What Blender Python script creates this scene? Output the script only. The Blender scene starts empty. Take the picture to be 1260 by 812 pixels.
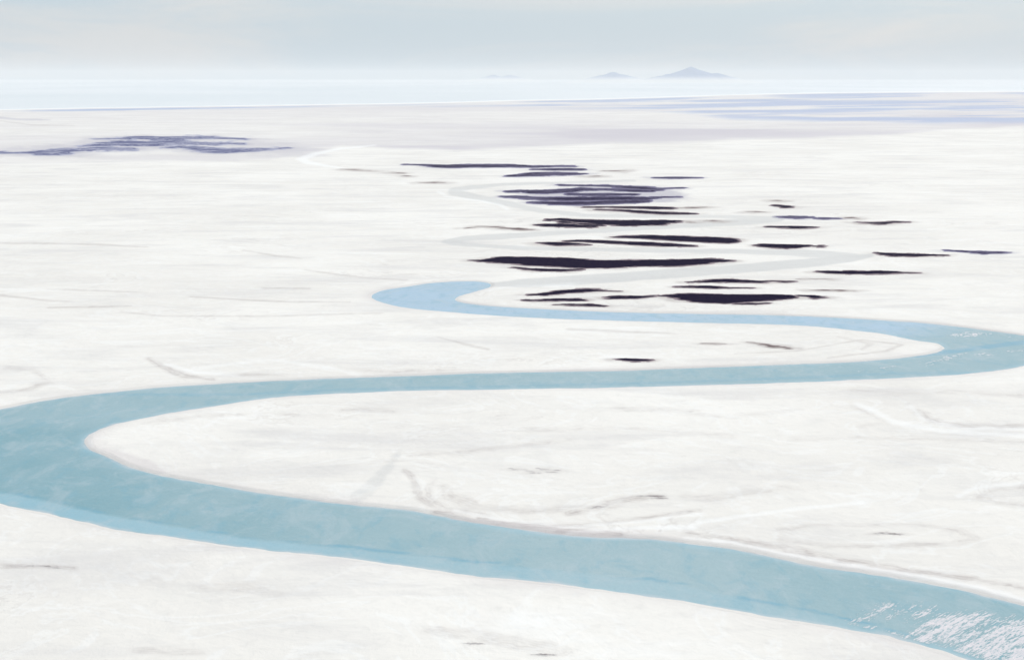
import bpy, math, numpy as np
R = math.radians
# ------------------------------------------------------------------ camera model
# the camera hangs 300 m above a salt flat and looks about 10 degrees down
W0, H0, F0 = 1260.0, 812.0, 1750.0
HOR, CAM_H = 97.0, 300.0
PITCH = math.atan((H0/2-HOR)/F0)
SP, CP = math.sin(PITCH), math.cos(PITCH)

def to_ground(px, py):
    """survey point -> metres on the plain"""
    px = np.asarray(px, float); py = np.asarray(py, float)
    v = (py-H0/2)/F0
    t = CAM_H/(SP+v*CP)
    return (px-W0/2)/F0*t, (CP-v*SP)*t

def to_survey(X, Y):
    Y = np.maximum(Y, 80.0)
    q = CAM_H/Y                                   # tan of depression
    v = (q*CP-SP)/(CP+q*SP)
    t = CAM_H/(SP+v*CP)
    return X/t*F0+W0/2, v*F0+H0/2

# ------------------------------------------------------------------ noise
def hash2(i, j, seed):
    h = (i.astype(np.int64)*374761393 + j.astype(np.int64)*668265263 + seed*1442695041) & 0xffffffff
    h = ((h ^ (h >> 13))*1274126177) & 0xffffffff
    h = (h ^ (h >> 16)) & 0xffffffff
    return h/4294967295.0

def vnoise(x, y, seed=0):
    xi = np.floor(x); yi = np.floor(y)
    fx = x-xi; fy = y-yi
    fx = fx*fx*(3-2*fx); fy = fy*fy*(3-2*fy)
    a = hash2(xi, yi, seed); b = hash2(xi+1, yi, seed)
    c = hash2(xi, yi+1, seed); d = hash2(xi+1, yi+1, seed)
    return (a*(1-fx)+b*fx)*(1-fy)+(c*(1-fx)+d*fx)*fy

def fbm(x, y, seed=0, octv=4, gain=0.5):
    s = 0; amp = 1; tot = 0
    for k in range(octv):
        s = s+amp*(vnoise(x*2**k, y*2**k, seed+17*k)*2-1); tot += amp; amp *= gain
    return s/tot

def sstep(a, b, x):
    t = np.clip((x-a)/(b-a), 0, 1)
    return t*t*(3-2*t)

# ------------------------------------------------------------------ materials
def new_mat(name):
    m = bpy.data.materials.new(name); m.use_nodes = True
    nt = m.node_tree; nt.nodes.clear()
    out = nt.nodes.new('ShaderNodeOutputMaterial')
    return m, nt, out

class G:
    """small node helper"""
    def __init__(s, nt): s.nt = nt; s.n = nt.nodes; s.l = nt.links
    def node(s, t, **kw):
        n = s.n.new(t)
        for k, v in kw.items(): setattr(n, k, v)
        return n
    def set(s, inp, v):
        if isinstance(v, bpy.types.NodeSocket): s.l.new(v, inp)
        elif isinstance(v, (tuple, list)) and len(v) == 3 and inp.type == 'RGBA': inp.default_value = (*v, 1)
        else: inp.default_value = v
    def mix(s, f, a, b):
        n = s.node('ShaderNodeMix', data_type='RGBA')
        s.set(n.inputs[0], f); s.set(n.inputs[6], a); s.set(n.inputs[7], b)
        return n.outputs[2]
    def math(s, op, a, b=0.0, clamp=False):
        n = s.node('ShaderNodeMath', operation=op, use_clamp=clamp)
        s.set(n.inputs[0], a); s.set(n.inputs[1], b)
        return n.outputs[0]
    def attr(s, name):
        return s.node('ShaderNodeAttribute', attribute_name=name).outputs['Fac']
    def noise(s, vec, scale, detail=4, rough=.55, dist=0.0):
        n = s.node('ShaderNodeTexNoise'); s.l.new(vec, n.inputs['Vector'])
        n.inputs['Scale'].default_value = scale; n.inputs['Detail'].default_value = detail
        n.inputs['Roughness'].default_value = rough; n.inputs['Distortion'].default_value = dist
        return n.outputs['Fac']
    def ramp(s, f, a, b, lo=0., hi=1.):
        n = s.node('ShaderNodeMapRange', interpolation_type='SMOOTHSTEP')
        s.set(n.inputs[0], f)
        for i, v in enumerate((a, b, lo, hi)): n.inputs[i+1].default_value = v
        return n.outputs[0]
    def coords(s, sx=1., sy=1., rot=0.):
        c = s.node('ShaderNodeNewGeometry').outputs['Position']
        m = s.node('ShaderNodeMapping'); s.l.new(c, m.inputs[0])
        m.inputs['Scale'].default_value = (sx, sy, 1); m.inputs['Rotation'].default_value = (0, 0, rot)
        return m.outputs[0]

def salt_material():
    m, nt, out = new_mat('salt_crust'); g = G(nt)
    p = g.coords(.001, .001)
    b = g.node('ShaderNodeBsdfPrincipled')
    big = g.noise(p, 2.2, 3)
    mid = g.noise(p, 14, 5, .6, .6)
    fine = g.noise(p, 90, 5, .65, .4)
    col = g.mix(g.ramp(big, .35, .68), SALT_A, SALT_B)
    col = g.mix(g.ramp(mid, .50, .76, 0, .38), col, (.63, .61, .59))
    col = g.mix(g.ramp(fine, .50, .78, 0, .32), col, (.60, .575, .55))
    # winding marks left by drying brine: bands of a strongly bent noise
    w = g.noise(p, 6, 6, .62, 1.6)
    band = g.math('ABSOLUTE', g.math('SUBTRACT', g.math('FRACT', g.math('MULTIPLY', w, 7.0)), .5))
    band = g.ramp(band, .0, .13, 1, 0)
    gate = g.ramp(g.noise(p, 3.1, 3), .50, .68)
    col = g.mix(g.math('MULTIPLY', g.math('MULTIPLY', band, gate), .42), col, (.50, .455, .43))
    band2 = g.math('ABSOLUTE', g.math('SUBTRACT', g.math('FRACT', g.math('ADD', g.math('MULTIPLY', w, 7.0), .22)), .5))
    col = g.mix(g.math('MULTIPLY', g.ramp(band2, 0, .16, 1, 0), .30), col, (.86, .858, .845))
    st = g.noise(g.coords(.0011, .0036, .06), 3.2, 6, .66, .5)
    col = g.mix(g.ramp(st, .48, .70, 0, .62), col, (.63, .605, .59))
    col = g.mix(g.ramp(st, .44, .26, 0, .55), col, (.88, .868, .845))
    # traced features
    brk = g.ramp(fine, .30, .62, .55, 1.0)
    col = g.mix(g.math('MULTIPLY', g.attr('mud'), 1.0), col, (.565, .53, .56))
    col = g.mix(g.math('MULTIPLY', g.attr('channel'), .85), col, (.53, .53, .525))
    col = g.mix(g.math('MULTIPLY', g.attr('damp'), brk), col, (.44, .39, .37))
    col = g.mix(g.attr('violet'), col, (.27, .255, .36))
    col = g.mix(g.attr('crust'), col, (.90, .898, .885))
    col = g.mix(g.math('MULTIPLY', g.attr('shore'), .75), col, (.62, .57, .565))
    col = g.mix(g.attr('lagoon'), col, (.36, .43, .60))
    nt.links.new(col, b.inputs['Base Color'])
    b.inputs['Roughness'].default_value = .85
    b.inputs['Specular IOR Level'].default_value = .15
    bump = g.node('ShaderNodeBump'); bump.inputs['Strength'].default_value = .35; bump.inputs['Distance'].default_value = 2.0
    nt.links.new(g.math('ADD', fine, g.math('MULTIPLY', mid, 3.0)), bump.inputs['Height'])
    nt.links.new(bump.outputs[0], b.inputs['Normal'])
    nt.links.new(b.outputs[0], out.inputs[0])
    return m

def water_material():
    m, nt, out = new_mat('milky_water'); g = G(nt)
    p = g.coords(.001, .001)
    b = g.node('ShaderNodeBsdfPrincipled')
    n1 = g.noise(p, 9, 4, .6, .8); n2 = g.noise(g.coords(.001, .0005, .5), 60, 4, .6, .5)
    col = g.mix(g.attr('turbid'), WATER_DEEP, WATER_TURBID)
    col = g.mix(g.attr('blue'), col, WATER_BLUE)
    col = g.mix(g.ramp(n1, .42, .72, 0, .35), col, (.30, .43, .47))
    col = g.mix(g.ramp(n2, .48, .70, 0, .30), col, (.12, .34, .44))
    col = g.mix(g.attr('shallow'), col, WATER_SHALLOW)
    col = g.mix(g.attr('thread'), col, (.10, .33, .46))
    n3 = g.noise(g.coords(.001, .0006, .35), 34, 5, .7, .8)
    col = g.mix(g.ramp(n3, .46, .68, 0, .40), col, (.42, .50, .53))
    col = g.mix(g.math('MULTIPLY', g.attr('rim'), .62), col, (.62, .60, .605))
    nt.links.new(col, b.inputs['Base Color'])
    b.inputs['Roughness'].default_value = .25
    b.inputs['IOR'].default_value = 1.33
    b.inputs['Specular IOR Level'].default_value = .35
    bump = g.node('ShaderNodeBump'); bump.inputs['Strength'].default_value = .5; bump.inputs['Distance'].default_value = 1.0
    nt.links.new(g.noise(g.coords(.001, .001, .4), 160, 4, .65, .3), bump.inputs['Height'])
    nt.links.new(bump.outputs[0], b.inputs['Normal'])
    nt.links.new(b.outputs[0], out.inputs[0])
    return m

def sea_material():
    m, nt, out = new_mat('pale_sea'); g = G(nt)
    b = g.node('ShaderNodeBsdfPrincipled')
    n = g.noise(g.coords(.0001, .00004), 1.3, 4)
    col = g.mix(g.ramp(n, .35, .7), (.66, .70, .715), (.745, .765, .775))
    nt.links.new(col, b.inputs['Base Color'])
    b.inputs['Roughness'].default_value = .5; b.inputs['Specular IOR Level'].default_value = .3
    nt.links.new(b.outputs[0], out.inputs[0]); return m

def mud_material(name, dark, pale, streak=0.):
    m, nt, out = new_mat(name); g = G(nt)
    b = g.node('ShaderNodeBsdfPrincipled')
    n = g.noise(g.coords(.001, .001), 70, 4, .65, .5)
    t = g.math('ADD', g.attr('core'), g.math('MULTIPLY', g.math('SUBTRACT', n, .5), 1.1))
    col = g.mix(g.ramp(t, .10, .80), pale, dark)
    if streak:      # drier, paler streaks inside the far patches
        q = g.noise(g.coords(.0007, .0021, .1), 4.2, 5, .62, .8)
        col = g.mix(g.ramp(q, .44, .62, 0, streak), col, pale)
    nt.links.new(col, b.inputs['Base Color'])
    b.inputs['Roughness'].default_value = 1.0; b.inputs['Specular IOR Level'].default_value = 0.0
    nt.links.new(b.outputs[0], out.inputs[0]); return m

def glint_material():
    m, nt, out = new_mat('glint_paint'); g = G(nt)
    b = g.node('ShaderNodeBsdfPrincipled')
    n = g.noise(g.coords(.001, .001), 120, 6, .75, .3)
    col = g.mix(g.ramp(n, .40, .62), (.52, .51, .54), (.74, .68, .69))  # pinkish white of the sun glint put into the base colour
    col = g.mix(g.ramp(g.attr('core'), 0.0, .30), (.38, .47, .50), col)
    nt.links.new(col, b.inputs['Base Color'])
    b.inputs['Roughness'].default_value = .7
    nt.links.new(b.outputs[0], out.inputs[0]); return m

def hill_material():
    m, nt, out = new_mat('hazed_hill_rock'); g = G(nt)
    b = g.node('ShaderNodeBsdfPrincipled')
    pos = g.node('ShaderNodeNewGeometry').outputs['Position']
    sep = g.node('ShaderNodeSeparateXYZ'); nt.links.new(pos, sep.inputs[0])
    n = g.noise(g.coords(.001, .001), 3.0, 5, .6)
    hh = g.math('ADD', sep.outputs[2], g.math('MULTIPLY', g.math('SUBTRACT', n, .5), 160))
    col = g.mix(g.ramp(n, .35, .65), (.15, .24, .44), (.20, .28, .46))  # pale blue of distance haze mixed into the rock colour
    col = g.mix(g.ramp(hh, 150, 560, 1, 0), col, (.78, .78, .77))     # foot fading into haze, put into the colour
    nt.links.new(col, b.inputs['Base Color']); b.inputs['Roughness'].default_value = .95
    nt.links.new(b.outputs[0], out.inputs[0]); return m

SALT_A = (.76, .726, .68); SALT_B = (.828, .797, .75)
WATER_DEEP = (.15, .32, .37); WATER_TURBID = (.34, .455, .48)
WATER_BLUE = (.36, .505, .63); WATER_SHALLOW = (.33, .53, .62)
HAZE_DENSITY = 1.05e-5

M_SALT = salt_material(); M_WATER = water_material(); M_SEA = sea_material()
M_MUD = mud_material('black_mud', (.006, .002, .020), (.30, .24, .26))
M_MUD_SOFT = mud_material('violet_mud', (.018, .012, .045), (.22, .20, .30), .55)
M_MUD_BROWN = mud_material('brown_mud', (.16, .12, .12), (.50, .45, .43))
M_MUD_BLUE = mud_material('haze_tinted_mud', (.10, .11, .22), (.44, .44, .54), .85)  # far patch: haze tint carried by the mud colour
M_SPECK = mud_material('pale_brown_specks', (.26, .215, .21), (.62, .585, .565)); M_GLINT = glint_material(); M_HILL = hill_material()

# ------------------------------------------------------------------ object helpers
def link(o): bpy.context.scene.collection.objects.link(o)

def make_mesh(name, V, F, mat, attrs=None, loc=(0, 0, 0), smooth=True):
    me = bpy.data.meshes.new(name)
    V = np.asarray(V, float)-np.asarray(loc, float)
    if isinstance(F, np.ndarray):
        nf, k = F.shape
        me.vertices.add(len(V)); me.vertices.foreach_set('co', V.astype(np.float32).ravel())
        me.loops.add(nf*k); me.loops.foreach_set('vertex_index', F.astype(np.int32).ravel())
        me.polygons.add(nf); me.polygons.foreach_set('loop_start', np.arange(0, nf*k, k, dtype=np.int32))
        me.update(calc_edges=True)
    else:
        me.from_pydata(V.tolist(), [], F)
    me.polygons.foreach_set('use_smooth', np.full(len(me.polygons), smooth))
    for n, a in (attrs or {}).items():
        at = me.attributes.new(n, 'FLOAT', 'POINT'); at.data.foreach_set('value', np.asarray(a, np.float32))
    me.materials.append(mat)
    o = bpy.data.objects.new(name, me); o.location = loc; link(o)
    return o

def dist_chain(PX, PY, chain, sx):
    """largest of (half height - distance) over the segments of a chain of (x, y, half height)"""
    best = np.full(PX.shape, -99.0)
    for (x0, y0, h0), (x1, y1, h1) in zip(chain[:-1], chain[1:]):
        ax, ay, bx, by = x0*sx, y0, x1*sx, y1
        dx, dy = bx-ax, by-ay
        t = np.clip(((PX*sx-ax)*dx+(PY-ay)*dy)/(dx*dx+dy*dy+1e-9), 0, 1)
        d = np.hypot(PX*sx-ax-t*dx, PY-ay-t*dy)
        best = np.maximum(best, h0+(h1-h0)*t-d)
    return best

# ------------------------------------------------------------------ the river outline
def catmull(P, n=6):
    P = np.array(P, float); N = len(P); o = []
    for i in range(N):
        p0, p1, p2, p3 = P[i-1], P[i], P[(i+1) % N], P[(i+2) % N]
        for t in np.arange(n)/n:
            o.append(.5*((2*p1)+(-p0+p2)*t+(2*p0-5*p1+4*p2-p3)*t*t+(-p0+3*p1-3*p2+p3)*t**3))
    return np.array(o)

RIVER = [(-40,508),(0,501.7),(45,493),(93,486),(150,480),(200,475),(300,469),(420,464),(520,460.7),(600,457.6),(687,456),(770,454.8),
 (840,452),(910,449.5),(973,447),(1030,445),(1073,442.5),(1110,439),(1135,435.5),(1155,431.5),(1161.5,427.3),(1153,421.7),(1133,418.8),(1113,415),
 (1087,410),(1053,406),(1013,401.7),(973,399.3),(907,397.4),(840,395.9),(740,393.3),(653,390),(587,386),(545,382.5),(503,378.3),(470,371.7),
 (456,364),(470,356.7),(503,351.7),(530,347.6),(560,345.5),(587,345.6),(603,348.3),(604,352),(590,356.7),(572,361.5),(562,366.7),(567,370.7),
 (587,374),(620,376.9),(673,379.7),(720,382),(787,384),(840,385),(940,386.7),(1013,389),(1087,393.3),(1140,396.7),(1190,402.4),(1223,406.7),
 (1260,411.7),(1300,418),(1325,425),(1326,434),(1300,442),(1260,449),(1223,455.5),(1173,460.4),(1120,463.4),(1073,466),(973,469.6),(910,471.8),(840,473.6),
 (780,475),(720,476.6),(620,478),(520,479.6),(470,480.6),(420,483),(375,485.2),(333,488.4),(300,492.5),(273,497),(200,508.6),(150,519),(123,527.5),(108,536.7),
 (107.5,545),(117,553),(133,561.5),(160,573),(200,583.6),(253,593.6),(317,604),(370,611.5),(420,617.5),(487,623.7),(540,632),(587,640.5),(633,647.5),(697,655.5),
 (753,659),(800,660.5),(840,664.5),(923,677.5),(1007,694.5),(1090,707.5),(1173,722),(1260,742),(1330,758),(1450,782),(1600,806),(1600,880),(1450,868),(1330,846),(1260,831),
 (1193,811),(1157,799),(1107,786.7),(1087,780),(1027,769),(975,761),(923,753),(840,737),(753,725),(700,719),(653,713),(587,706.7),(487,693),
 (420,685),(360,678.5),(300,671.7),(250,665),(200,658),(133,648),(67,632.5),(0,618),(-60,600),(-100,575),(-105,545),(-80,522)]
rp = catmull(RIVER, 5)
rgx, rgy = to_ground(rp[:, 0], rp[:, 1])

def signed_distance(X, Y, gx, gy):
    """metres, positive inside"""
    d2 = np.full(X.shape, 1e18); inside = np.zeros(X.shape, bool)
    n = len(gx)
    for i in range(n):
        ax, ay, bx, by = gx[i], gy[i], gx[(i+1) % n], gy[(i+1) % n]
        dx, dy = bx-ax, by-ay
        t = np.clip(((X-ax)*dx+(Y-ay)*dy)/(dx*dx+dy*dy+1e-9), 0, 1)
        d2 = np.minimum(d2, (X-ax-t*dx)**2+(Y-ay-t*dy)**2)
        if ay != by:
            c = (ay > Y) != (by > Y)
            inside ^= c & (X < (bx-ax)*(Y-ay)/(by-ay)+ax)
    d = np.sqrt(d2)
    return np.where(inside, d, -d)

# ------------------------------------------------------------------ the plain: one sheet, finer close by
u_in = np.linspace(-.40, .40, 1150)
u_out = .40+np.geomspace(.004, 60, 46)
U = np.concatenate([-u_out[::-1], u_in, u_out])
rows = [to_ground(630, y)[1] for y in np.concatenate([[97.12, 97.5, 98, 99, 100.5, 102, 104, 106, 108, 110], np.arange(111, 260, .5), np.arange(260, 905, .7)])]
YR = np.array(rows+[450, 350, 250, 100, -200, -1000, -5000, -20000, -60000])
GY, GU = np.meshgrid(YR, U, indexing='ij')
GX = np.clip(GU*np.maximum(GY, 420.), -150000, 150000)
nr, nc = GX.shape
X, Y = GX.ravel(), GY.ravel()
PX, PY = to_survey(X, Y)
front = Y > 400
view = front & (np.abs(PX-630) < 1100) & (PY > 100)

def shore_y(x):
    return np.interp(x, [-2500, -400, 0, 200, 420, 520, 630, 720, 800, 900, 1010, 1100, 1260, 1500, 3000],
                        [139, 137, 134.5, 131.2, 128, 126.4, 123.4, 121.8, 119.6, 116.5, 114, 113, 112, 111, 110])
sd = np.full(X.shape, -9999.)
idx = np.where(front & (PY > 335) & (np.abs(PX-500) < 1300))[0]
sd[idx] = signed_distance(X[idx], Y[idx], rgx, rgy)
near = np.where(np.abs(sd) < 200)[0]
sd[near] += 2.2*fbm(X[near]/38, Y[near]/38, 3, 4)+1.0*fbm(X[near]/9, Y[near]/9, 4, 2)
sd[near] += 4.0
Z = np.zeros(X.shape)
Z = np.where(sd > -12, -sstep(-2, 16, sd)*3.2, Z)         # bank slopes below the water at -1
# sea bed
sy = shore_y(PX)+.35*fbm(PX/60, PY/2, 8, 3)
sea_in = sy-PY
Z = np.where((Y > 9000) & (sea_in > -.2), -6*sstep(-.2, .5, sea_in), Z)

# --- surface fields
mudline = np.interp(PX, [-1500, 0, 200, 330, 380, 420, 480, 560, 640, 740, 840, 900, 1000, 1100, 1180, 1260, 2600],
                        [212, 200, 198, 196, 188, 179, 181, 184, 182, 176, 174.5, 171, 169, 165, 158, 155, 150])
mud = sstep(-3.5, 2.0, mudline-PY+2.2*fbm(PX/70, PY/5, 21, 4))
tone = .34+.66*sstep(-.45, .5, fbm(PX/260, PY/7, 22, 4))
tone *= .55+.45*np.exp(-((mudline-PY-10)/14)**2)
tone *= np.interp(PX, [0, 350, 480, 1260], [.55, .75, 1, 1])
mud = mud*tone*view
violet = np.zeros(X.shape); damp = np.zeros(X.shape); crust = np.zeros(X.shape); chan = np.zeros(X.shape)

def stroke(field, pts, amt, sx=.3, soft=2.0, wob=1.0, seed=0):
    xs = [p[0] for p in pts]; ys = [p[1] for p in pts]
    hm = max(p[2] for p in pts)+soft+3
    k = np.where(view & (PX > min(xs)-hm/sx) & (PX < max(xs)+hm/sx) & (PY > min(ys)-hm) & (PY < max(ys)+hm))[0]
    if not len(k): return
    x, y = PX[k], PY[k]
    d = dist_chain(x, y, pts, sx)+wob*fbm(x/22, y/3.5, 40+seed, 3)
    a = amt*sstep(-soft, soft*.6, d)
    if soft == 3.4:     # near marks are bundles of fine parallel lines, broken along their length
        a = a*(.6+.65*(.5+.5*np.sin(d*2.6+4*fbm(x/30, y/6, 70+seed, 3))))*(.6+.6*sstep(-.35, .35, fbm(x/26, y/5, 80+seed, 4)))
    field[k] = np.maximum(field[k], a)

# old channels of the river, silted up pale grey
CH = [[(606,350.5,2.5),(640,348.5,4.5),(690,346,5.5),(750,342,5.5),(820,337,5.5),(900,331.5,5),(960,326.5,5),(1010,322,5),(1045,318,4.5),(1070,314.5,2)],
 [(1050,315.5,3.5),(1010,312.5,4),(960,311,3.2),(900,309.5,2.6),(800,308,2.4),(700,306.5,2.2),(640,305,2),(590,302,2),(560,299.5,2.6),(550,297,2.5),(570,294,3),(620,291,3),(680,287,2.6),(760,282.5,2.3),(840,278,2.6),(900,274,3.6),(935,271,4.2),(958,270,2.5)],
 [(950,268.5,2),(880,266.5,1.8),(800,266,1.5),(720,265,1.8),(670,260,2.6),(630,252,2.8),(600,245.5,2.8),(575,240.5,3),(560,237,3.6),(560,234,3),(580,230.5,2.2),(620,227,1.5),(700,224.5,1),(780,222.5,.8)]]
for i, c in enumerate(CH): stroke(chan, c, [.72, .66, .6][i], .45, 1.3, .8, i)
stroke(crust, [(460,179,.5),(420,183,.9),(390,189,1.2),(371,196,1.8),(378,200,1.6),(400,204,1.2),(420,207,.6)], .5, .3, 1.3, .4, 9)
stroke(crust, [(540,236,.4),(550,242,.5),(590,247,.5),(615,252,.6),(625,258,.5)], .4, .3, 1.2, .4, 9)
# damp winding marks (x, y, half height)
DK = [(.22,[(490,557,2),(478,575,4),(462,593,6),(440,612,6)],.8,chan),
 (.26,[(497,578,1),(506,585,2),(512,600,4),(517,612,3),(540,626,2)],.8,damp),(.22,[(535,590,1),(526,600,2),(528,612,2),(550,626,2),(600,634,1.5)],.6,damp),
 (.20,[(545,598,1),(556,612,3),(585,622,4),(640,628,4),(700,626,3),(760,622,2)],.35,damp),
 (.34,[(535,629,1),(590,640,1.5),(650,647,2),(720,646,2),(790,637,1.5),(860,628,1)],.5,damp),(.5,[(590,638,1),(650,646,2),(700,653,2.5),(760,657,2)],.4,damp),
 (.30,[(700,632,2),(735,624,3),(760,616,3),(800,610,2),(815,613,1)],.5,damp),
 (.34,[(845,655,1),(900,664,2),(960,673,3),(1040,690,3),(1120,702,2),(1200,712,1.5),(1262,724,1)],.4,damp),
 (.26,[(955,653,1),(1000,646,1.2),(1070,645,1.2),(1130,645,1),(1180,652,2),(1198,662,3),(1170,668,1.5),(1100,671,1.5),(1020,672,1.5),(962,664,1)],.5,damp),
 (.34,[(1117,499,1),(1130,507,2),(1145,517,2),(1180,524,1.2),(1230,525,1),(1290,522,1)],.5,damp),(.18,[(1050,480,1),(1090,484,1),(1180,482,1),(1290,490,1)],.4,damp),
 (.16,[(1052,500,1),(1078,514,1),(1090,520,1),(1060,524,.8)],.5,damp),(.18,[(980,540,1),(1060,538,1),(1160,541,1),(1270,544,1)],.3,damp),
 (.30,[(1205,610,1),(1222,604,1.2),(1260,600,1),(1300,599,1)],.5,damp),(.30,[(1205,612,1.5),(1235,619,2),(1270,622,1.5),(1320,622,1)],.5,damp),
 (.30,[(183,442,.7),(200,452,1.5),(225,462,2),(262,467,1)],.6,damp),(.26,[(262,463,.8),(300,461.5,1),(350,461,.8)],.3,damp),
 (.24,[(0,483,1),(35,479,1.5),(60,470,1.2),(40,455,1),(10,452,1)],.5,damp),(.16,[(180,520,1),(240,512,1),(330,508,1),(400,512,1)],.3,damp),
 (.28,[(-20,299,.6),(40,299.5,.8),(110,300.5,.8),(180,304,.5)],.3,damp),(.30,[(60,378.5,.4),(120,377.5,.7),(160,376.5,.5)],.3,damp),(.28,[(235,365,.5),(300,369,.7),(360,371.5,.7),(430,371.5,.4)],.3,damp),
 (.28,[(325,354.5,.6),(380,355,.6)],.3,damp),(.25,[(0,363.5,1),(60,370,.8),(90,371,.4)],.3,damp),(.22,[(60,356,.4),(130,358,.5),(180,360,.4)],.3,damp),(.22,[(300,308,.4),(340,315,.7),(370,318,.6)],.3,damp),
 (.24,[(375,332,.4),(410,337,.7),(450,342,.6),(500,345,.5)],.3,damp),(.20,[(150,384,.6),(200,389,.8),(330,389,.7),(470,385,.5)],.25,damp),
 (.22,[(540,415,.5),(575,424,1),(600,430,1)],.4,damp),(.20,[(700,405,1),(770,408,1.2),(830,410,.7)],.3,damp),(.20,[(440,455,.6),(490,457.5,1),(560,455,.6)],.3,damp),
 (.24,[(905,455-20,.4),(980,432,.5),(1060,418,.5),(1110,424,.9),(1090,432,1),(1020,440,.7)],.4,damp),(.16,[(1030,414,.6),(1072,423,1.4),(1060,430,1)],.4,damp),
 (.30,[(0,696,2),(30,696,2.5),(70,698,1.5),(90,699,.6)],.4,damp),(.16,[(250,722,4),(300,722,6),(340,730,3)],.3,damp),(.14,[(540,775,5),(610,785,7),(680,800,7)],.3,damp),
 (.14,[(170,800,3),(210,800,5),(240,802,3)],.3,damp),(.2,[(760,502,2),(800,504,3),(850,507,2)],.3,damp),(.22,[(425,504,.8),(450,503,1.2),(480,505,1)],.3,damp),
 (.20,[(640,578,1.5),(690,579,1.5)],.3,damp),(.16,[(840,610,2),(870,613,3),(960,600,2),(990,604,1)],.3,damp),(.16,[(500,560,1),(570,556,1.5),(660,545,1),(700,541,1)],.3,damp),
 (.14,[(840,508,1),(900,512,1.5),(980,505,1)],.3,damp),(.14,[(620,530,1),(760,527,1.5),(900,536,1)],.3,damp),(.12,[(420,572,1),(500,566,1),(560,575,1)],.3,damp),
 (.30,[(-20,143,1),(20,147,.8),(60,148,.4)],.2,violet),(.22,[(0,149,.4),(40,154,.7),(90,155,.4)],.2,damp)]
for i, (a, pts, sx, fld) in enumerate(DK): stroke(fld, pts, min(a*1.8, .85), max(sx, .25), 3.4 if pts[0][1] > 440 else 1.0, 2.2 if pts[0][1] > 440 else .6, i)
BR = [(.7,[(845,662,.6),(900,667,1),(960,680,1.4),(1040,694,1.8),(1120,707,1.8),(1200,722,2),(1262,738,2)],.4),(.5,[(850,645,1.5),(920,634,1.5),(980,626,1.2),(1060,618,1)],.4),
 (.5,[(1055,497,1.2),(1078,507,1.6),(1100,519,2),(1160,530,2),(1290,538,2)],.5),(.5,[(1120,500,1),(1135,515,1.6),(1180,527,1.6),(1290,528,1.5)],.5),
 (.5,[(560,628,1),(620,640,1),(700,649,1.2),(790,641,1.2),(860,632,1)],.5),(.6,[(700,655,1),(770,650,1.5),(850,648,2)],.4),(.5,[(205,448,1),(240,458,1.6),(290,462,1)],.5),
 (.4,[(240,468-14,1),(330,442,1),(400,452,1.5),(440,461,1)],.4),(.45,[(1180,610,1.5),(1200,600,1.5),(1260,594,1.5)],.5),(.4,[(250,526,1),(270,515,1),(320,511,1)],.6),
 (.5,[(130,520,2),(108,537,2),(112,548,2)],.8),(.5,[(600,356,.6),(640,352,.6),(700,351,1)],.3)]
for i, (a, pts, sx) in enumerate(BR): stroke(crust, pts, a*.8, sx, 2.6, 1.6, 60+i)
# damp shore of the river
shore = np.zeros(X.shape)
shore[near] = .55*sstep(-24, -1, sd[near]-4)*(.35+.65*sstep(-.3, .5, fbm(X[near]/70, Y[near]/70, 31, 3)))
stroke(shore, [(520,633,1.2),(580,641,2.5),(640,649,4),(700,656,4),(760,661,4),(800,662,1.5)], .85, .3, 2.4, 1.5, 71)
stroke(shore, [(128,553,2),(150,561,5),(180,572,5),(200,580,2)], .7, .6, 3, 1.5, 72)
# far salt rim and lagoon streaks
crust = np.maximum(crust, view*.95*sstep(-1.7, -.5, sea_in)*(Y > 9000))
top = shore_y(PX)+1.4
bot = np.interp(PX, [-2000, 0, 90, 300, 450, 630, 760, 840, 900, 1000, 1150, 1260, 2600], [143, 138.5, 138, 136, 132, 134.5, 136.5, 141, 148, 152, 155, 153, 148])
env = sstep(0, .9, PY-top)*sstep(-1, 6, bot-PY+1.5*fbm(PX/90, PY/3, 53, 3))
ln = fbm(PX/150, (PY+.012*(PX-630))/2.6, 51, 4)+.35*np.exp(-((PY-top-1.5)/1.4)**2)+.15
lag = env*sstep(-.10, .40, ln)
lag *= np.interp(PX, [-500, 20, 60, 120, 330, 420, 700, 2000], [.2, .3, 1.3, 1.3, .8, .5, .8, .9])
lag = np.maximum(lag, 1.0*view*sstep(-.6, .5, dist_chain(PX, PY, [(40,136.6,.2),(70,136.4,.7),(120,135.8,.9),(200,134.4,.7),(300,132.6,.5),(380,131.6,.2)], .1)+.3*fbm(PX/30, PY, 54, 3)))
lag = np.clip(np.where(view & (Y > 6000), lag*.95, 0), 0, 1)

SALTATT = dict(mud=mud, violet=violet*.6, damp=damp, crust=crust, channel=chan, shore=shore, lagoon=lag)

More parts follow.
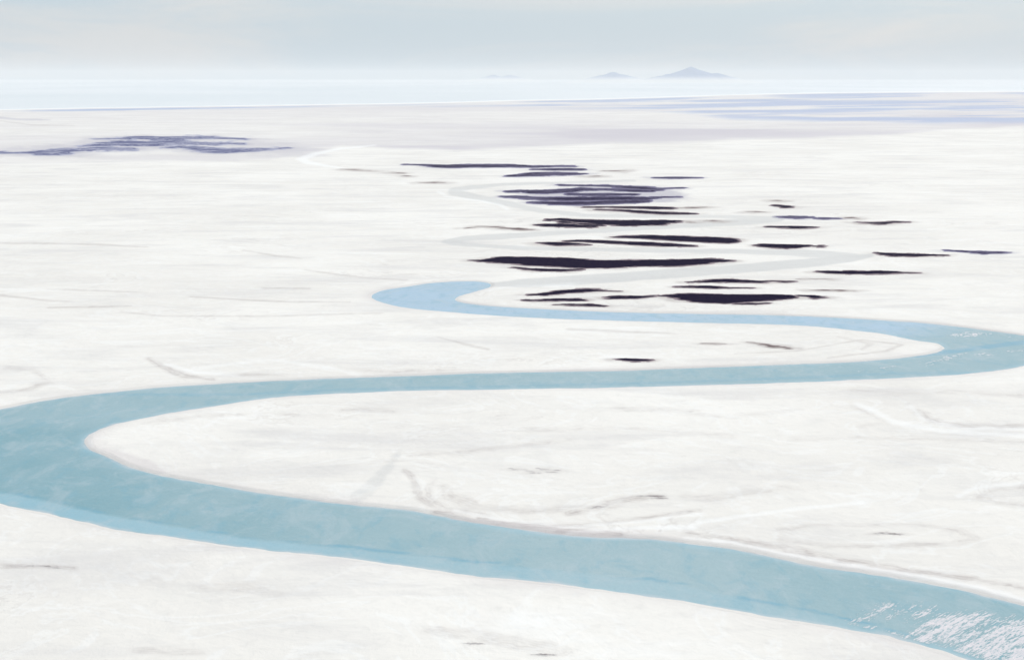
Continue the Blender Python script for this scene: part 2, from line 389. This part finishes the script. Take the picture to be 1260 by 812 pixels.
# ------------------------------------------------------------------ dark mud patches: (material, label, chains)
CL = 'dark mud patches scattered over the salt flat'
SP_ = 'small dark specks on the salt inside the river bends'
P = []
def patch(mat, label, *chains, amp=1.0, grp=CL): P.append((mat, label, chains, amp, grp))
D, S, B, V = M_MUD, M_MUD_SOFT, M_MUD_BROWN, M_MUD_BLUE
patch(D, 'longest black mud patch, a thick spindle just above the cut-off blue river end',
 [(580,320.5,.3),(592,321,1),(604,320.5,2.2),(618,320.3,3.6),(650,321.5,4.9),(690,323,5.6),(720,325,5.4),(742,325.5,4.8),(775,324.2,4),(810,323.8,3.8),(835,323.5,4),(856,322.5,3.5),(870,321.2,2.6),(885,321,1.8),(901,321,.6)],
 [(632,329,.4),(650,331.5,.8),(668,332.5,1.5),(690,332.8,1.4),(716,331.5,.5)])
patch(D, 'widest black mud lens lying directly on the upper bank of the narrow blue reach',
 [(812,364,.3),(822,364,1),(836,364.5,2.4),(850,365.8,4),(868,367.2,5.4),(890,368.2,5.6),(915,367.4,4.6),(945,366.3,3.6),(968,365.6,2.4),(976,366.5,.8)], [(905,374,.3),(930,374.2,.7),(945,373,.3)])
patch(D, 'short black spindle with torn right end beside the widest mud lens', [(985,364,.3),(995,364.8,.8),(1003,366,1.6),(1011,366,.7)])
patch(D, 'black arching sliver rising to the right above the narrow blue reach', [(652,363,.3),(665,362.6,.8),(680,361,1.3),(690,359.4,1.5),(715,357.8,1.8),(733,357.2,1.3),(748,357.8,.5),(762,358.6,.3)])
patch(D, 'broken black sliver beneath the arching one, paler towards its left tip', [(644,369.3,.3),(660,369.8,.7),(676,369.2,.9),(690,369,1.2),(708,368.8,1.4),(717,369.3,.6)])
patch(D, 'thin black sliver nearest the water, under the broken sliver', [(684,374.8,.3),(700,375,.9),(722,375.2,1.3),(735,376,.6),(742,376.6,.3)])
patch(D, 'small black bar with a ragged right tail, left of the widest mud lens', [(745,366.5,.3),(753,366.2,1.5),(765,366,1.8),(782,366,1.5),(794,365.3,.7),(805,364.4,.4)])
patch(D, 'slim black spindle with fading brown tail, upper of two above the widest mud lens',
 [(848,347.2,.3),(862,346.8,.9),(880,345.8,1.6),(896,345.4,2.1),(915,346.4,1.4),(935,347,.9),(950,346.2,.5),(965,346.8,.6),(975,346.4,.3)])
patch(D, 'slim black sliver, lower of two above the widest mud lens', [(832,353.2,.3),(850,353,1.1),(868,353.4,1.5),(882,353.9,1),(898,354.5,.4),(925,354.8,.2)])
patch(D, 'lone black spindle under the tip of the pale grey old channel bend', [(1008,334.4,.3),(1020,334.8,1),(1045,335.6,1.8),(1070,335.6,1.7),(1095,335.6,1.3),(1112,335.6,.7),(1132,336.2,.2)])
patch(B, 'faint brownish grey streak under the lone black spindle', [(996,357,.2),(1015,357.4,.7),(1035,357.6,.8),(1050,357.8,.3)])
patch(B, 'faint brownish wisp directly below the lone black spindle', [(980,343.4,.2),(1000,342.9,.5),(1022,343.4,.4)])
patch(D, 'black spindle with brown upper fringe right of the pale old channel bend', [(1078,311,.3),(1088,312.6,.9),(1105,313.8,1.6),(1130,314.2,1.5),(1148,314,1),(1165,314.4,.3)])
patch(S, 'rightmost dark streak on the flat, thin and pale at both ends', [(1162,308,.2),(1180,309,.5),(1198,310.4,1),(1212,311,1.4),(1226,311,.8),(1242,311,.2)])
patch(D, 'black lens inside the old channel loop, level with its open end', [(929,302,.4),(940,302.2,1.6),(958,303.2,2.5),(978,303.2,2.2),(992,303,1.2),(998,303,.4)])
patch(D, 'tiny black fleck just right of the black lens in the channel loop', [(1003,303.2,.3),(1009,303,.9),(1014,303.2,.3)])
patch(D, 'smooth black cigar shape with blunt right end, above the channel loop', [(756,292,.4),(770,291.6,1.2),(790,291.8,2),(820,293,2.6),(850,294.4,3),(875,295.4,3.2),(895,296.4,2.8),(903,297,1.4)], amp=.6)
patch(D, 'forked black streak, two slivers joined under the smooth black cigar shape',
 [(664,299.2,.3),(676,299.8,1.3),(688,300.4,1.9),(700,300.6,1.4),(714,301,.8),(724,301.4,.3)], [(698,297.2,.6),(712,296.4,1),(735,297.2,1.3),(765,298.8,1.6),(795,300.4,2),(825,301.6,1.7),(840,302.4,1),(854,302.8,.4)], amp=.7)
patch(D, 'three-pronged black patch with hollow left end, between two old channels',
 [(660,277,.3),(672,277.2,1.5),(690,277.6,2),(712,278.4,1.5),(730,278.8,.9)], [(675,270.8,.8),(690,270.2,1.3),(710,271.8,1.5),(735,273.4,2.6),(765,274.6,3.3),(795,274.2,2.8),(818,273.2,1.8),(835,272.4,.8)],
 [(690,273.4,.5),(720,276,1),(740,277,.8)], [(795,276.2,1),(815,276.2,.8)])
patch(B, 'string of brown specks trailing right from the three-pronged patch', [(838,271.6,.5),(850,272.6,.3)], [(846,273.4,.4),(853,273.6,.5)], [(866,271.8,.4),(877,271.9,1),(888,272.6,.3)])
patch(B, 'small brown smudge left of the three-pronged patch', [(573,281,.2),(590,278.8,.4),(612,279.8,.6),(622,280.8,.9),(634,281.8,1.3),(644,282.4,1.2),(654,282.8,.3)])
patch(S, 'wide striped violet black patch, largest of the upper dark group',
 [(690,228.2,.5),(720,228.4,.7),(750,229,.8),(775,231,1.8),(790,232,2.2),(808,233,1.6),(820,232,.5),(840,231.5,.5)], [(626,236,.8),(636,235.8,.8)],
 [(640,234.8,.7),(655,236.4,1.9),(675,236.4,2),(695,235.2,2),(715,233.4,1.6),(740,233.4,.9),(770,234,1.4),(800,235,1.2)],
 [(619,242.4,.5),(635,242.8,1.1),(655,244,1.2),(672,244.8,1.8),(700,245.4,2.4),(735,245,2.2),(775,244.4,2.3),(795,244.4,1.7),(815,242.8,.5),(835,242.8,.4)],
 [(655,249,.7),(680,250,1.8),(715,250.4,2.1),(750,249.2,1.9),(780,248.4,1.7),(796,248,.9)], [(700,239,1),(740,240,1.2),(780,239.4,.7)], amp=.8)
patch(D, 'thin dark stripe ending bluntly below the striped violet patch', [(720,255,.3),(750,255,.6),(780,255.4,1),(805,256,1.4),(824,256.2,1),(829,256.2,.4)], amp=.5)
patch(D, 'thin dark stripe slanting down right, lowest under the striped violet patch', [(735,258.2,.3),(765,259.2,.8),(790,261,1.2),(820,262.6,1.2),(845,263,.8),(854,263,.3)], amp=.5)
patch(B, 'short brown dash right of the blunt thin stripe', [(838,256.2,.3),(846,255.8,1),(858,255.6,1),(868,255.2,.5)])
patch(D, 'small dark fleck high above the left end of the row of three dashes', [(952,252.8,.3),(960,253.4,.7),(966,254.4,1.1),(972,254.8,.4)])
patch(B, 'faint brown dot just above the small dark fleck', [(951,247,.3),(956,247,.5),(961,247.2,.3)])
patch(B, 'faint short dash left of the small paired fleck', [(921,261,.2),(930,261,.7),(941,261,.2)])
patch(S, 'dark dash, leftmost in a row of three dashes above the right bend', [(957,267,.3),(970,267.2,1.1),(985,267.8,1.1),(999,267.2,.4)])
patch(S, 'middle dash in a row of three, shorter and thinner', [(1005,268.6,.3),(1015,269,.9),(1030,268.8,.3)])
patch(B, 'faintest dash at the right end of the row of three', [(1038,268.6,.3),(1048,268.2,.6),(1056,269,.2)])
patch(D, 'slim dark spindle right of the row of three dashes', [(1055,273.8,.3),(1070,274.6,.9),(1085,274.6,1.4),(1100,273.6,1),(1118,273.2,.3)])
patch(D, 'slim black spindle under the row of three dashes', [(945,279.2,.3),(960,279.6,.9),(978,279.8,1.3),(992,279.8,.9),(1004,280,.3)])
patch(S, 'long dark violet band stretching left, topmost of the upper dark group',
 [(498,202.6,.3),(520,203.2,.5),(535,204.4,1.2),(552,205,1.6),(575,204.4,1.5),(600,204.2,1.7),(630,204.2,1.4),(655,205.4,1),(690,204.6,.6),(706,205,.3)], amp=.7)
patch(S, 'thin dark bar tucked under the right end of the long violet band', [(656,208.8,.3),(675,208.8,.7),(700,208.6,1.1),(716,208.8,.6)], amp=.4)
patch(S, 'violet wedge with pale left tip below the long violet band', [(624,217,.3),(640,216,1.2),(660,214.4,1.8),(685,214.2,1.7),(702,214.4,.9),(720,214,.3)], amp=.8)
patch(B, 'faint grey violet smudge right of the long violet band', [(744,210.6,.4),(757,210.6,.7),(770,210,.4)])
patch(B, 'tiny grey smudge at the right of the violet wedge', [(727,217.4,.3),(732,217.4,.6),(737,217.2,.4)])
patch(S, 'pale violet dash alone above the right half of the striped patch', [(806,219,.2),(822,219,.6),(838,219,.6),(862,219,.2)], amp=.4)
patch(B, 'highest fleck of the brown trail left of the long violet band', [(482,212.4,.3),(490,212.8,.6),(496,213.2,.3)])
patch(B, 'smallest fleck of the brown trail, second from its top', [(497,216.6,.3),(501,217,.6),(505,217.4,.3)])
patch(B, 'lowest dash of the brown trail, left of the pale channel hook', [(518,225,.3),(534,225,.8),(547,225,.3)])
patch(B, 'small violet dash beside the bright crust hook of the far old channel', [(420,208.4,.2),(436,209.2,.7),(455,210.4,.3)])
patch(V, 'large hazy violet blue patch far off at the left, streaked like brush strokes',
 [(-30,188,.6),(30,188.2,1),(48,188.6,3),(62,188,3.4),(78,186.6,3),(100,184,2),(125,183,2.2),(160,183.4,1.4)],
 [(100,181,.8),(125,178,1.8),(150,176,3),(175,177,3.2),(205,177.2,2.6),(240,176.8,1.6),(270,177,1.5),(298,177,.6)],
 [(118,171.4,.4),(150,170.8,1.2),(180,169.8,1.5),(215,170,1.4),(255,169.4,1.1),(300,171.4,.4)], [(200,181.4,.7),(228,181,1.6),(248,183.4,2.8),(270,185.8,2.8),(300,185.4,1.8),(335,183.4,.7),(355,182.6,.3)],
 [(190,172.8,1),(230,173.4,1)], amp=1.7)
patch(D, 'small black lens alone between the two near blue reaches', [(761,442,.3),(770,442.6,.9),(782,443.4,1.5),(794,443.4,1.2),(801,443,.3)], amp=.7)
patch(B, 'jagged brown black streak inside the right river bend', [(920,421,.3),(934,422.8,.8),(942,424,1.1),(950,426.2,1),(958,425.6,.8)], [(952,427.6,.4),(964,427,.9),(970,428.6,.9),(972,429.4,.3)])
patch(B, 'faint brown smear left of the jagged streak inside the right bend', [(866,422.6,.2),(880,423,.6),(894,423.2,.2)])
patch(B, 'dotted row of tiny brown specks in the middle of the near meander', [(628,576.4,.4),(634,577.4,.6)], [(640,577,.4),(646,577.6,.4)], [(652,578.8,.5),(658,581,.7)], [(663,576.4,.4),(672,578.4,.6),(680,580.4,.7)], [(684,578.6,.7),(692,579.8,.4)], amp=1.2, grp=SP_)
patch(B, 'brown curl of specks near the near meander lower edge', [(790,610,.6),(800,609.8,.9),(808,610.6,.9),(813,613.4,.4)], amp=1.3, grp=SP_)
patch(B, 'small brown speck left of the brown curl', [(730,624.8,.5),(736,622.8,.9),(744,621,.4)], amp=1.2, grp=SP_)
patch(B, 'faint brown dots in the oval salt mark above the widest blue reach', [(1078,656,.4),(1086,655.4,.7)], [(1092,656.4,.6),(1102,657,.7),(1108,656.4,.3)], amp=1.2, grp=SP_)
patch(B, 'small grey brown smudge on the near bank at the bottom edge', [(664,804.6,.5),(672,805.2,1),(682,805.8,.4)], amp=1.3, grp=SP_)
patch(B, 'tiny grey fleck on the near bank left of the bottom smudge', [(577,790.6,.4),(583,791.2,.9),(588,792,.3)], amp=1.2, grp=SP_)
patch(B, 'thin brown crack on the near bank at the left edge', [(52,695.4,.4),(60,696.4,.8),(68,698.4,.4)], [(20,696.4,.3),(34,696,.5)], amp=1.2, grp=SP_)

# damp halo of the patches, in the ground
for i, (mat, lab, chains, amp, grp) in enumerate(P):
    for c in chains:
        wide = [(x, y+.3, h+.6) for x, y, h in c]
        wide = [(c[0][0]-8, c[0][1], .2)]+wide+[(c[-1][0]+8, c[-1][1], .2)]
        stroke(violet if mat in (V, S) else damp, wide, .75 if mat is V else .25 if grp == SP_ else .66, .12, 1.5 if mat is not V else 3.0, 1.6, 90+i)
stroke(violet, [(672,240,3),(700,240,6),(740,239.5,10),(775,239.5,10),(775,239,7),(785,237,3)], .8, .14, 2.2, 2.6, 201)
stroke(violet, [(-20,188,3),(60,187.5,5),(110,182,5),(170,178,8),(240,178,9),(290,181,7),(350,186,5),(375,190,2)], .42, .1, 3.5, 3.5, 202)
SALTATT['violet'] = violet*.62
quad = (np.arange(nr-1)[:, None]*nc+np.arange(nc-1)[None, :]).ravel()
FACES = np.stack([quad, quad+nc, quad+nc+1, quad+1], 1)
# rows run away from far to near: order the corners so that normals point up
ground = make_mesh('salt_flat', np.stack([X, Y, Z], 1), FACES, M_SALT, SALTATT)
ground['kind'] = 'structure'

# ------------------------------------------------------------------ the river water
fin = (sd[FACES] > -6).any(1) & (Y[FACES] > 400).all(1)
rf = FACES[fin]; used = np.unique(rf)
remap = np.full(len(X), -1); remap[used] = np.arange(len(used)); rf = remap[rf]
xr, yr, pr, qr = X[used], Y[used], PX[used], PY[used]
sr = sd[used]-4
turb = np.interp(pr, [-50, 60, 200, 420, 700, 1000, 1260], [.0, .12, .42, .72, 1, .8, .5])*sstep(470, 540, qr)+.62*sstep(560, 470, qr)
turb = np.clip(turb+.25*fbm(xr/60, yr/60, 12, 4), 0, 1)
blue = sstep(436, 392, qr+.25*(pr-1110)*sstep(1060, 1160, pr)+5*fbm(pr/25, qr/5, 13, 3))
shal = .35*sstep(12, 0, sr+4*fbm(xr/30, yr/30, 14, 3))
rim = sstep(5.5, -3, sr+5*fbm(xr/24, yr/24, 18, 4))*sstep(350, 480, qr)
lowb = np.interp(pr, [0, 67, 133, 200, 300, 420, 487, 587, 653, 753, 840, 923, 1027, 1107, 1193], [618, 632.5, 648, 658, 671.7, 685, 693, 706.7, 713, 725, 737, 753, 769, 786.7, 811])-qr
wdt = np.interp(pr, [-50, 0, 140, 300, 420, 560, 840, 1100], [18, 14, 16, 11, 13, 15, 19, 9])
edge = lowb-wdt+1.6*fbm(pr/20, qr/4, 15, 4)
shal = np.where((qr > 560) & (pr < 1090), np.maximum(shal, np.interp(pr, [0, 350, 480, 900], [.55, .5, .28, .22])*sstep(3, -3, edge)*sstep(0, 2, lowb)), shal)
thr = np.where((qr > 560) & (pr < 1150), .55*np.exp(-((edge-2.2)/2.0)**2)*sstep(-.25, .4, fbm(pr/60, qr/8, 16, 3)), 0)
thr = np.maximum(thr, .6*sstep(-1, 1.0, dist_chain(pr, qr, [(1130,437.5,.8),(1165,432,2.6),(1200,427.5,2.4),(1240,422.5,2.4),(1290,417,2.5)], .4)+.5*fbm(pr/20, qr/2, 17, 3)))
thr = np.maximum(thr, .30*np.where(qr < 490, np.exp(-((qr-np.interp(pr, [300,420,600,800,1000,1100], [484,478,474.5,470,463,458]))/1.6)**2), 0))
river = make_mesh('river', np.stack([xr, yr, np.full(len(xr), -1.0)], 1), rf, M_WATER, dict(turbid=turb, blue=blue, shallow=shal, thread=thr, rim=rim))
river['kind'] = 'structure'

# far sea: a sheet under the far edge of the plain
fin = (sea_in[FACES] > -.6).any(1) & (Y[FACES] > 9000).all(1)
sf = FACES[fin]; used = np.unique(sf); remap[:] = -1; remap[used] = np.arange(len(used))
sea = make_mesh('sea', np.stack([X[used], Y[used], np.full(len(used), -1.5)], 1), remap[sf], M_SEA)
sea['kind'] = 'structure'

# ------------------------------------------------------------------ marching squares
def contour_mesh(name, gx, gy, Fv, zf, mat, z0=0.):
    """gx, gy survey axes; Fv(ny,nx) field, the sheet covers Fv > 0; zf(F) height in metres"""
    ny, nx = Fv.shape
    V, C, F, key = [], [], [], {}
    def corner(j, i):
        k = (j, i)
        if k not in key: key[k] = len(V); V.append((gx[i], gy[j])); C.append(Fv[j, i])
        return key[k]
    def cut(j, i, j2, i2):
        k = (j, i, j2, i2) if (j, i) < (j2, i2) else (j2, i2, j, i)
        if k not in key:
            a, b = Fv[j, i], Fv[j2, i2]; t = a/(a-b)
            key[k] = len(V); V.append((gx[i]+(gx[i2]-gx[i])*t, gy[j]+(gy[j2]-gy[j])*t)); C.append(0.)
        return key[k]
    I = Fv > 0
    anyc = I[:-1, :-1] | I[1:, :-1] | I[:-1, 1:] | I[1:, 1:]
    for j, i in zip(*np.nonzero(anyc)):
        cs = [(j, i), (j+1, i), (j+1, i+1), (j, i+1)]
        poly = []
        for k in range(4):
            a, b = cs[k], cs[(k+1) % 4]
            if I[a]: poly.append(corner(*a))
            if I[a] != I[b]: poly.append(cut(*a, *b))
        if len(poly) > 2: F.append(poly)
    if not F: return None
    V = np.array(V); C = np.array(C)
    x, y = to_ground(V[:, 0], V[:, 1])
    vv = np.stack([x, y, z0+zf(C)], 1)
    loc = (float(x.mean()), float(y.mean()), z0)
    return make_mesh(name, vv, F, mat, dict(core=np.clip(C/1.6, 0, 1)), loc)

for i, (mat, lab, chains, amp, grp) in enumerate(P):
    if grp == SP_: mat = M_SPECK
    pts = [p for c in chains for p in c]
    x0, x1 = min(p[0] for p in pts)-24, max(p[0] for p in pts)+24
    y0, y1 = min(p[1]-p[2] for p in pts)-2.5, max(p[1]+p[2] for p in pts)+2.5
    gx = np.arange(x0, x1, .8); gy = np.arange(y0, y1, .2 if y0 < 500 else .25)
    A, Bq = np.meshgrid(gx, gy)
    f = np.full(A.shape, -99.)
    for c in chains: f = np.maximum(f, dist_chain(A, Bq, c, .10 if grp == SP_ else .22))
    hs = np.clip(f, -3, 3)
    n = fbm(A/11+i*7, Bq/1.1, 100+i, 5, .66)
    tear = fbm(A/34+i*3, Bq/.8, 500+i, 3, .6)
    f = f+amp*(.95*n+.05)+(-.15 if grp == SP_ else .2 if mat is B else .85)+np.where(f < 1.4, .95*amp*tear, 0)
    small = grp == SP_
    if small: f = f+.5*fbm(A/3, Bq/1, 300+i, 2)
    o = contour_mesh('mud_patch', gx, gy, f, lambda F: .05+.3*np.clip(F, 0, 3), mat)
    if o is None: print('EMPTY', lab); continue
    o['label'] = lab; o['category'] = 'mud patch'; o['group'] = grp

# ------------------------------------------------------------------ sun glint on the water, shaped as pale streak meshes
def painted_glint(x0, x1, y0, y1, dens, slope, sx, sy, seed, label, dx=.6, dy=.4):
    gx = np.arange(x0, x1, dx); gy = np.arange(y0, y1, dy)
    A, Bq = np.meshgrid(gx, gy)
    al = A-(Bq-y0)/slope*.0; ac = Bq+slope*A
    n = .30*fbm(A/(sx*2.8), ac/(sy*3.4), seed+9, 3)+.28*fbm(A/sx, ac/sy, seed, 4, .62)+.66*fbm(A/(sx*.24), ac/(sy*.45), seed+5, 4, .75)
    o = contour_mesh('painted_glint', gx, gy, n*1.9-.95+1.25*dens(A, Bq), lambda F: .04+.1*np.clip(F, 0, 1), M_GLINT, -1.0)
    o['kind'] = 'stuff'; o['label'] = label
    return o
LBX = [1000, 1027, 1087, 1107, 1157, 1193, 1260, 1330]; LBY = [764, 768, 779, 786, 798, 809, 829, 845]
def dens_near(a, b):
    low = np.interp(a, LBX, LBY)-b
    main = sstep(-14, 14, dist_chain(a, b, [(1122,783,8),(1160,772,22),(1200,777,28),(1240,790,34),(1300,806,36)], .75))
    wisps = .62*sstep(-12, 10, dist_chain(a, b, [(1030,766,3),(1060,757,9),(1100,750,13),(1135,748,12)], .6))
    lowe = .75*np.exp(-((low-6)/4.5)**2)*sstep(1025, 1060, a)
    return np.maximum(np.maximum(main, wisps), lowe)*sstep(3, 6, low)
painted_glint(1015, 1330, 725, 835, dens_near, .5, 15, 1.9, 7, 'painted white sun glint streaks across the near river at the lower right', .5, .3)
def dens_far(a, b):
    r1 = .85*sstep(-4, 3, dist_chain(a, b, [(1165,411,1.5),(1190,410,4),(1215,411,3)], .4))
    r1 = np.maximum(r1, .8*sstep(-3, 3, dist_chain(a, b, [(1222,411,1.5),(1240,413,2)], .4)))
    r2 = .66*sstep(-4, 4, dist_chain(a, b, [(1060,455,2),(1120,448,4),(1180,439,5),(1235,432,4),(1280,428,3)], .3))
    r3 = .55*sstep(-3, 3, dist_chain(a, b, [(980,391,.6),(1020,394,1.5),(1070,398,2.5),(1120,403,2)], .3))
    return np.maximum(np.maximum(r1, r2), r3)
painted_glint(975, 1290, 388, 462, lambda a, b: dens_far(a, b)-.17, .12, 8, 1.1, 9, 'painted pale sun glint flecks on the water of the right river bend', .7, .3)

# ------------------------------------------------------------------ far hills
def hill(cx_px, dist, peaks, label, seed):
    """peaks: (offset px, height px above horizon, half width px)"""
    s = dist/F0
    cx = (cx_px-630)*s
    n = 150; ext = max(abs(p[0])+p[2] for p in peaks)*1.15*s
    a = np.linspace(-ext, ext, n); A, Bq = np.meshgrid(a, a)
    h = np.zeros(A.shape)
    for off, hp, hw in peaks:
        top = CAM_H+hp*s
        r = np.hypot(A-off*s, Bq*1.0-(hash2(np.array(off), np.array(1), seed)-.5)*hw*s*.3)
        ang = np.arctan2(Bq, A-off*s)
        r = r*(1+.16*fbm(np.cos(ang)*2.2+9, np.sin(ang)*2.2+5, seed, 4))
        t = np.clip(1-r/(hw*s), 0, 1)
        h = np.maximum(h, top*(.55*t+.45*t*t)*(1+0*t))
    rg = 1-np.abs(fbm(A/(9*s), Bq/(9*s), seed+3, 5))
    h = h*(.86+.14*rg)+(h > 0)*12*fbm(A/(4*s), Bq/(4*s), seed+4, 4)*np.clip(h/200, 0, 1)
    V = np.stack([A.ravel()+cx, Bq.ravel()+dist, h.ravel()-3], 1)
    q = (np.arange(n-1)[:, None]*n+np.arange(n-1)[None, :]).ravel()
    F = np.stack([q, q+1, q+n+1, q+n], 1)
    keep = (h.ravel()[F] > .01).any(1)
    o = make_mesh('hill', V, F[keep], M_HILL, None, (cx, dist, 0.))
    o['kind'] = 'structure'; o['label'] = label
    return o
hill(847, 98000, [(0, 14.5, 76), (-28, 6, 62), (28, 7.5, 62)], 'largest far hill, a blue grey cone with long shoulders', 5)
hill(752, 104000, [(0, 8.5, 58), (12, 5.5, 54), (-14, 4.5, 50)], 'smaller cone shaped far hill left of the largest', 6)
hill(616, 135000, [(-8, 5, 44), (12, 5, 44)], 'faintest low hill at the left of the three', 7)

# ------------------------------------------------------------------ haze
def haze():
    x, y0, y1, z0, z1 = 140000., -50000., 155000., -7.5, 1080.
    V = [(sx*x, y, z) for z in (z0, z1) for sx, y in ((-1, y0), (1, y0), (1, y1), (-1, y1))]
    F = [(0,3,2,1),(4,5,6,7),(0,1,5,4),(1,2,6,5),(2,3,7,6),(3,0,4,7)]
    m, nt, out = new_mat('haze_air')
    v = nt.nodes.new('ShaderNodeVolumePrincipled')
    v.inputs['Color'].default_value = (.985, .985, .98, 1)
    v.inputs['Density'].default_value = HAZE_DENSITY
    v.inputs['Anisotropy'].default_value = 0.0
    nt.links.new(v.outputs[0], out.inputs['Volume'])
    o = make_mesh('haze', V, F, m, None, (0, 0, 0), False)
    o['kind'] = 'stuff'
haze()

# ------------------------------------------------------------------ light
SUN_EL, SUN_AZ = 48, 35           # azimuth clockwise from the view direction
sun = bpy.data.lights.new('sun', 'SUN'); sun.energy = 2.65; sun.angle = R(.53); sun.color = (1, .95, .88)
so = bpy.data.objects.new('sun', sun); link(so)
so.rotation_euler = (R(90-SUN_EL), 0, R(180-SUN_AZ))
w = bpy.data.worlds.new('World'); bpy.context.scene.world = w; w.use_nodes = True
nt = w.node_tree; nt.nodes.clear(); g = G(nt)
out = nt.nodes.new('ShaderNodeOutputWorld'); bg = nt.nodes.new('ShaderNodeBackground')
sky = nt.nodes.new('ShaderNodeTexSky'); sky.sky_type = 'NISHITA'; sky.sun_disc = False
sky.sun_elevation = R(SUN_EL); sky.sun_rotation = R(SUN_AZ)
sky.altitude = 300; sky.air_density = 1.0; sky.dust_density = 3.0; sky.ozone_density = 1.0
tc = nt.nodes.new('ShaderNodeTexCoord').outputs['Generated']
mp = nt.nodes.new('ShaderNodeMapping'); nt.links.new(tc, mp.inputs[0]); mp.inputs['Scale'].default_value = (1, 1, 7)
n1 = g.noise(mp.outputs[0], 2.9, 6, .62, .8)
sheet = g.mix(g.ramp(n1, .38, .66), CLOUD_A if 'CLOUD_A' in globals() else (6.4, 7.9, 9.1), (8.3, 8.7, 9.1))   # thin high cloud sheet
nt.links.new(g.mix(.74, sky.outputs[0], sheet), bg.inputs[0])
bg.inputs[1].default_value = .10
nt.links.new(bg.outputs[0], out.inputs[0])

# ------------------------------------------------------------------ camera and render
cam = bpy.data.cameras.new('camera'); co = bpy.data.objects.new('camera', cam); link(co)
co.location = (0, 0, CAM_H); co.rotation_euler = (R(90)-PITCH, 0, 0)
cam.sensor_width = 36; cam.lens = 36*F0/W0; cam.clip_start = 1; cam.clip_end = 400000
sc = bpy.context.scene; sc.camera = co
sc.render.engine = 'CYCLES'
sc.cycles.volume_bounces = 3; sc.cycles.max_bounces = 8; sc.cycles.diffuse_bounces = 3
sc.cycles.use_denoising = True
sc.view_settings.view_transform = 'Standard'; sc.view_settings.look = 'None'
sc.view_settings.exposure = -0.11; sc.view_settings.gamma = 1
